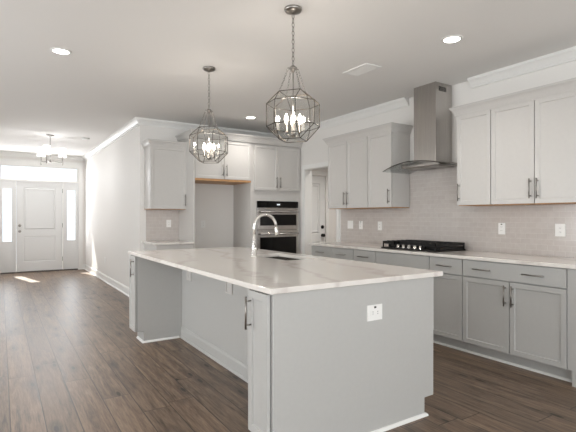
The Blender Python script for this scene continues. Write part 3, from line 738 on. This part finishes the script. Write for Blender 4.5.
# ------------------------------------------------------------------ pendants
def chain_links(bm, p0, p1, link=.03, wd=.008, r=.0018):
    p0, p1 = Vector(p0), Vector(p1); d = (p1-p0); n = max(1, int(d.length/(link*.78))); d.normalize()
    a = Vector((1, 0, 0)) if abs(d.x) < .8 else Vector((0, 1, 0)); s = d.cross(a).normalized(); t = d.cross(s)
    for k in range(n):
        c = p0.lerp(p1, (k+.5)/n); q = s if k % 2 else t
        pts = []
        for j in range(10):
            an = 2*PI*j/10; pts.append(c+d*math.cos(an)*link/2+q*math.sin(an)*wd)
        tube(bm, pts, r, 5, closed=True)
def pendant(label, x, y, vert_az, sq_az):
    top = CEIL; r = empty('pendant_lantern', label, 'pendant light', (x, y, CEIL), 0, 'glass pendants above the island')
    bm = bmesh.new(); lathe(bm, [(.062, -.0005), (.064, -.01), (.055, -.022), (.03, -.032), (.008, -.04), (0, -.041)], n=28); obj('canopy', bm, 'nickel', r, True)
    Z = lambda z: z-CEIL
    bm = bmesh.new(); chain_links(bm, (0, 0, -.04), (0, 0, Z(2.345)), .036, .009, .0026); obj('chain', bm, 'nickel', r, True)
    bm = bmesh.new(); lathe(bm, [(0, Z(2.345)), (.012, Z(2.34)), (.03, Z(2.325)), (.03, Z(2.315)), (.014, Z(2.31)), (.01, Z(2.295)), (0, Z(2.29))], n=16)
    for k in range(4): a = sq_az+k*PI/2; tube(bm, [(0, 0, Z(2.32)), (.042*math.sin(a), .042*math.cos(a), Z(2.32))], .004, 6)
    obj('hub', bm, 'nickel', r, True)
    P = lambda rad, az, z: Vector((rad*math.sin(az), rad*math.cos(az), Z(z)))
    zt, z1, z2, zb = 2.150, 2.070, 1.910, 1.815
    OC = [vert_az+k*PI/4 for k in range(8)]; SQ = [sq_az+k*PI/2 for k in range(4)]
    T = [P(.108, a, zt) for a in SQ]; U = [P(.188, a, z1) for a in OC]; Lw = [P(.188, a, z2) for a in OC]; Bt = [P(.108, a, zb) for a in SQ]
    for a in SQ:
        bm = bmesh.new(); chain_links(bm, P(.040, a, 2.315), P(.104, a, 2.152), .024, .006, .0016)
        obj('hanging_chain', bm, 'nickel', r, True)
    # square vertex j sits between octagon vertices; find the nearest pair
    def near(j): 
        a = SQ[j]; d = sorted(range(8), key=lambda i: abs(math.atan2(math.sin(OC[i]-a), math.cos(OC[i]-a)))); return d[:2]
    fr = bmesh.new(); gl = bmesh.new(); e = .0028
    def bar(a, b): tube(fr, [a, b], e, 6)
    def face(*ps):
        v = [gl.verts.new(p) for p in ps]; gl.faces.new(v)
    pairs = [near(j) for j in range(4)]
    for k in range(8):
        bar(U[k], U[(k+1) % 8]); bar(Lw[k], Lw[(k+1) % 8]); bar(U[k], Lw[k]); face(U[k], U[(k+1) % 8], Lw[(k+1) % 8], Lw[k])
    for j in range(4):
        bar(T[j], T[(j+1) % 4]); bar(Bt[j], Bt[(j+1) % 4])
        for i in pairs[j]: bar(T[j], U[i]); bar(Bt[j], Lw[i])
        i0, i1 = pairs[j]; face(T[j], U[i0], U[i1]); face(Bt[j], Lw[i0], Lw[i1])
        # trapezium between vertex j and j+1
        a = [i for i in pairs[j]]; b = [i for i in pairs[(j+1) % 4]]
        best = min(((p, q) for p in a for q in b), key=lambda s: min((s[0]-s[1]) % 8, (s[1]-s[0]) % 8))
        face(T[j], T[(j+1) % 4], U[best[1]], U[best[0]]); face(Bt[j], Bt[(j+1) % 4], Lw[best[1]], Lw[best[0]])
    obj('frame', fr, 'lead', r)
    g = obj('glass_panels', gl, 'lglass', r)
    bm = bmesh.new(); tube(bm, [(0, 0, Z(2.30)), (0, 0, Z(1.865))], .004, 8); lathe(bm, [(0, Z(1.87)), (.02, Z(1.865)), (.024, Z(1.85)), (.01, Z(1.84)), (0, Z(1.835))], n=14)
    obj('stem', bm, 'nickel', r, True)
    for k in range(4):
        a = sq_az+.35+k*PI/2; q = P(.048, a, 1.87)
        bm = bmesh.new(); tube(bm, [(0, 0, Z(1.85)), (q.x*.5, q.y*.5, Z(1.838)), (q.x, q.y, Z(1.865))], .004, 6); lathe(bm, [(0, 0), (.016, .002), (.017, .006), (.009, .008), (.009, .062), (0, .063)], (q.x, q.y, Z(1.865)), 12)
        obj('candle_holder', bm, 'nickel', r, True)
        bm = bmesh.new(); lathe(bm, [(.006, 0), (.013, .018), (.0155, .034), (.011, .055), (.004, .072), (0, .075)], (q.x, q.y, Z(1.928)), 12); obj('bulb', bm, 'bulb', r, True, label='glowing candle bulb')
        l = bpy.data.lights.new('bulb_light', 'POINT'); l.energy = 1.4; l.color = (1, .91, .81); l.shadow_soft_size = .02
        o = bpy.data.objects.new('bulb_light', l); C.objects.link(o); o.parent = r; o.location = (q.x, q.y, Z(2.03))
    return r
rd = math.radians
pendant('larger-looking glass lantern pendant nearer the camera, right of the other', 1.735, 2.617, rd(209.5), rd(187))
pendant('smaller-looking glass lantern pendant farther away, left of the other', 1.728, 4.107, rd(192.4), rd(170))

# ------------------------------------------------------------------ foyer chandelier
CX, CY = .75, 9.0
r = empty('chandelier', 'small foyer chandelier with white shades in front of entry door', 'chandelier', (CX, CY, CEIL))
bm = bmesh.new(); lathe(bm, [(.065, -.0005), (.065, -.012), (.03, -.022), (.006, -.03), (0, -.03)], n=24); obj('canopy', bm, 'nickel', r, True)
bm = bmesh.new(); tube(bm, [(0, 0, -.028), (0, 0, -.46)], .005, 8); lathe(bm, [(0, -.50), (.018, -.495), (.02, -.47), (.008, -.455), (0, -.455)], n=14); obj('stem', bm, 'nickel', r, True)
for k in range(3):
    a = rd(184.8-105+120*k); ux, uy = math.sin(a)*.205, math.cos(a)*.205
    bm = bmesh.new(); tube(bm, [(0, 0, -.47), (ux*.7, uy*.7, -.475), (ux, uy, -.47)], .007, 8); tube(bm, [(ux, uy, -.53), (ux, uy, -.34)], .009, 10); obj('arm', bm, 'nickel', r, True)
    bm = bmesh.new(); n = 24; rr = [(.068, -.375), (.056, -.215)]
    rings = [[bm.verts.new((ux+q*math.cos(2*PI*j/n), uy+q*math.sin(2*PI*j/n), z)) for j in range(n)] for q, z in rr]
    for j in range(n): bm.faces.new([rings[0][j], rings[0][(j+1) % n], rings[1][(j+1) % n], rings[1][j]])
    o = obj('lamp_shade', bm, 'shade', r, True, label='glowing white drum shade'); md = o.modifiers.new('t', 'SOLIDIFY'); md.thickness = .003
l = bpy.data.lights.new('chandelier_light', 'POINT'); l.energy = 10; l.color = (.97, .98, 1); l.shadow_soft_size = .15
o = bpy.data.objects.new('chandelier_light', l); C.objects.link(o); o.parent = r; o.location = (0, 0, -.62)
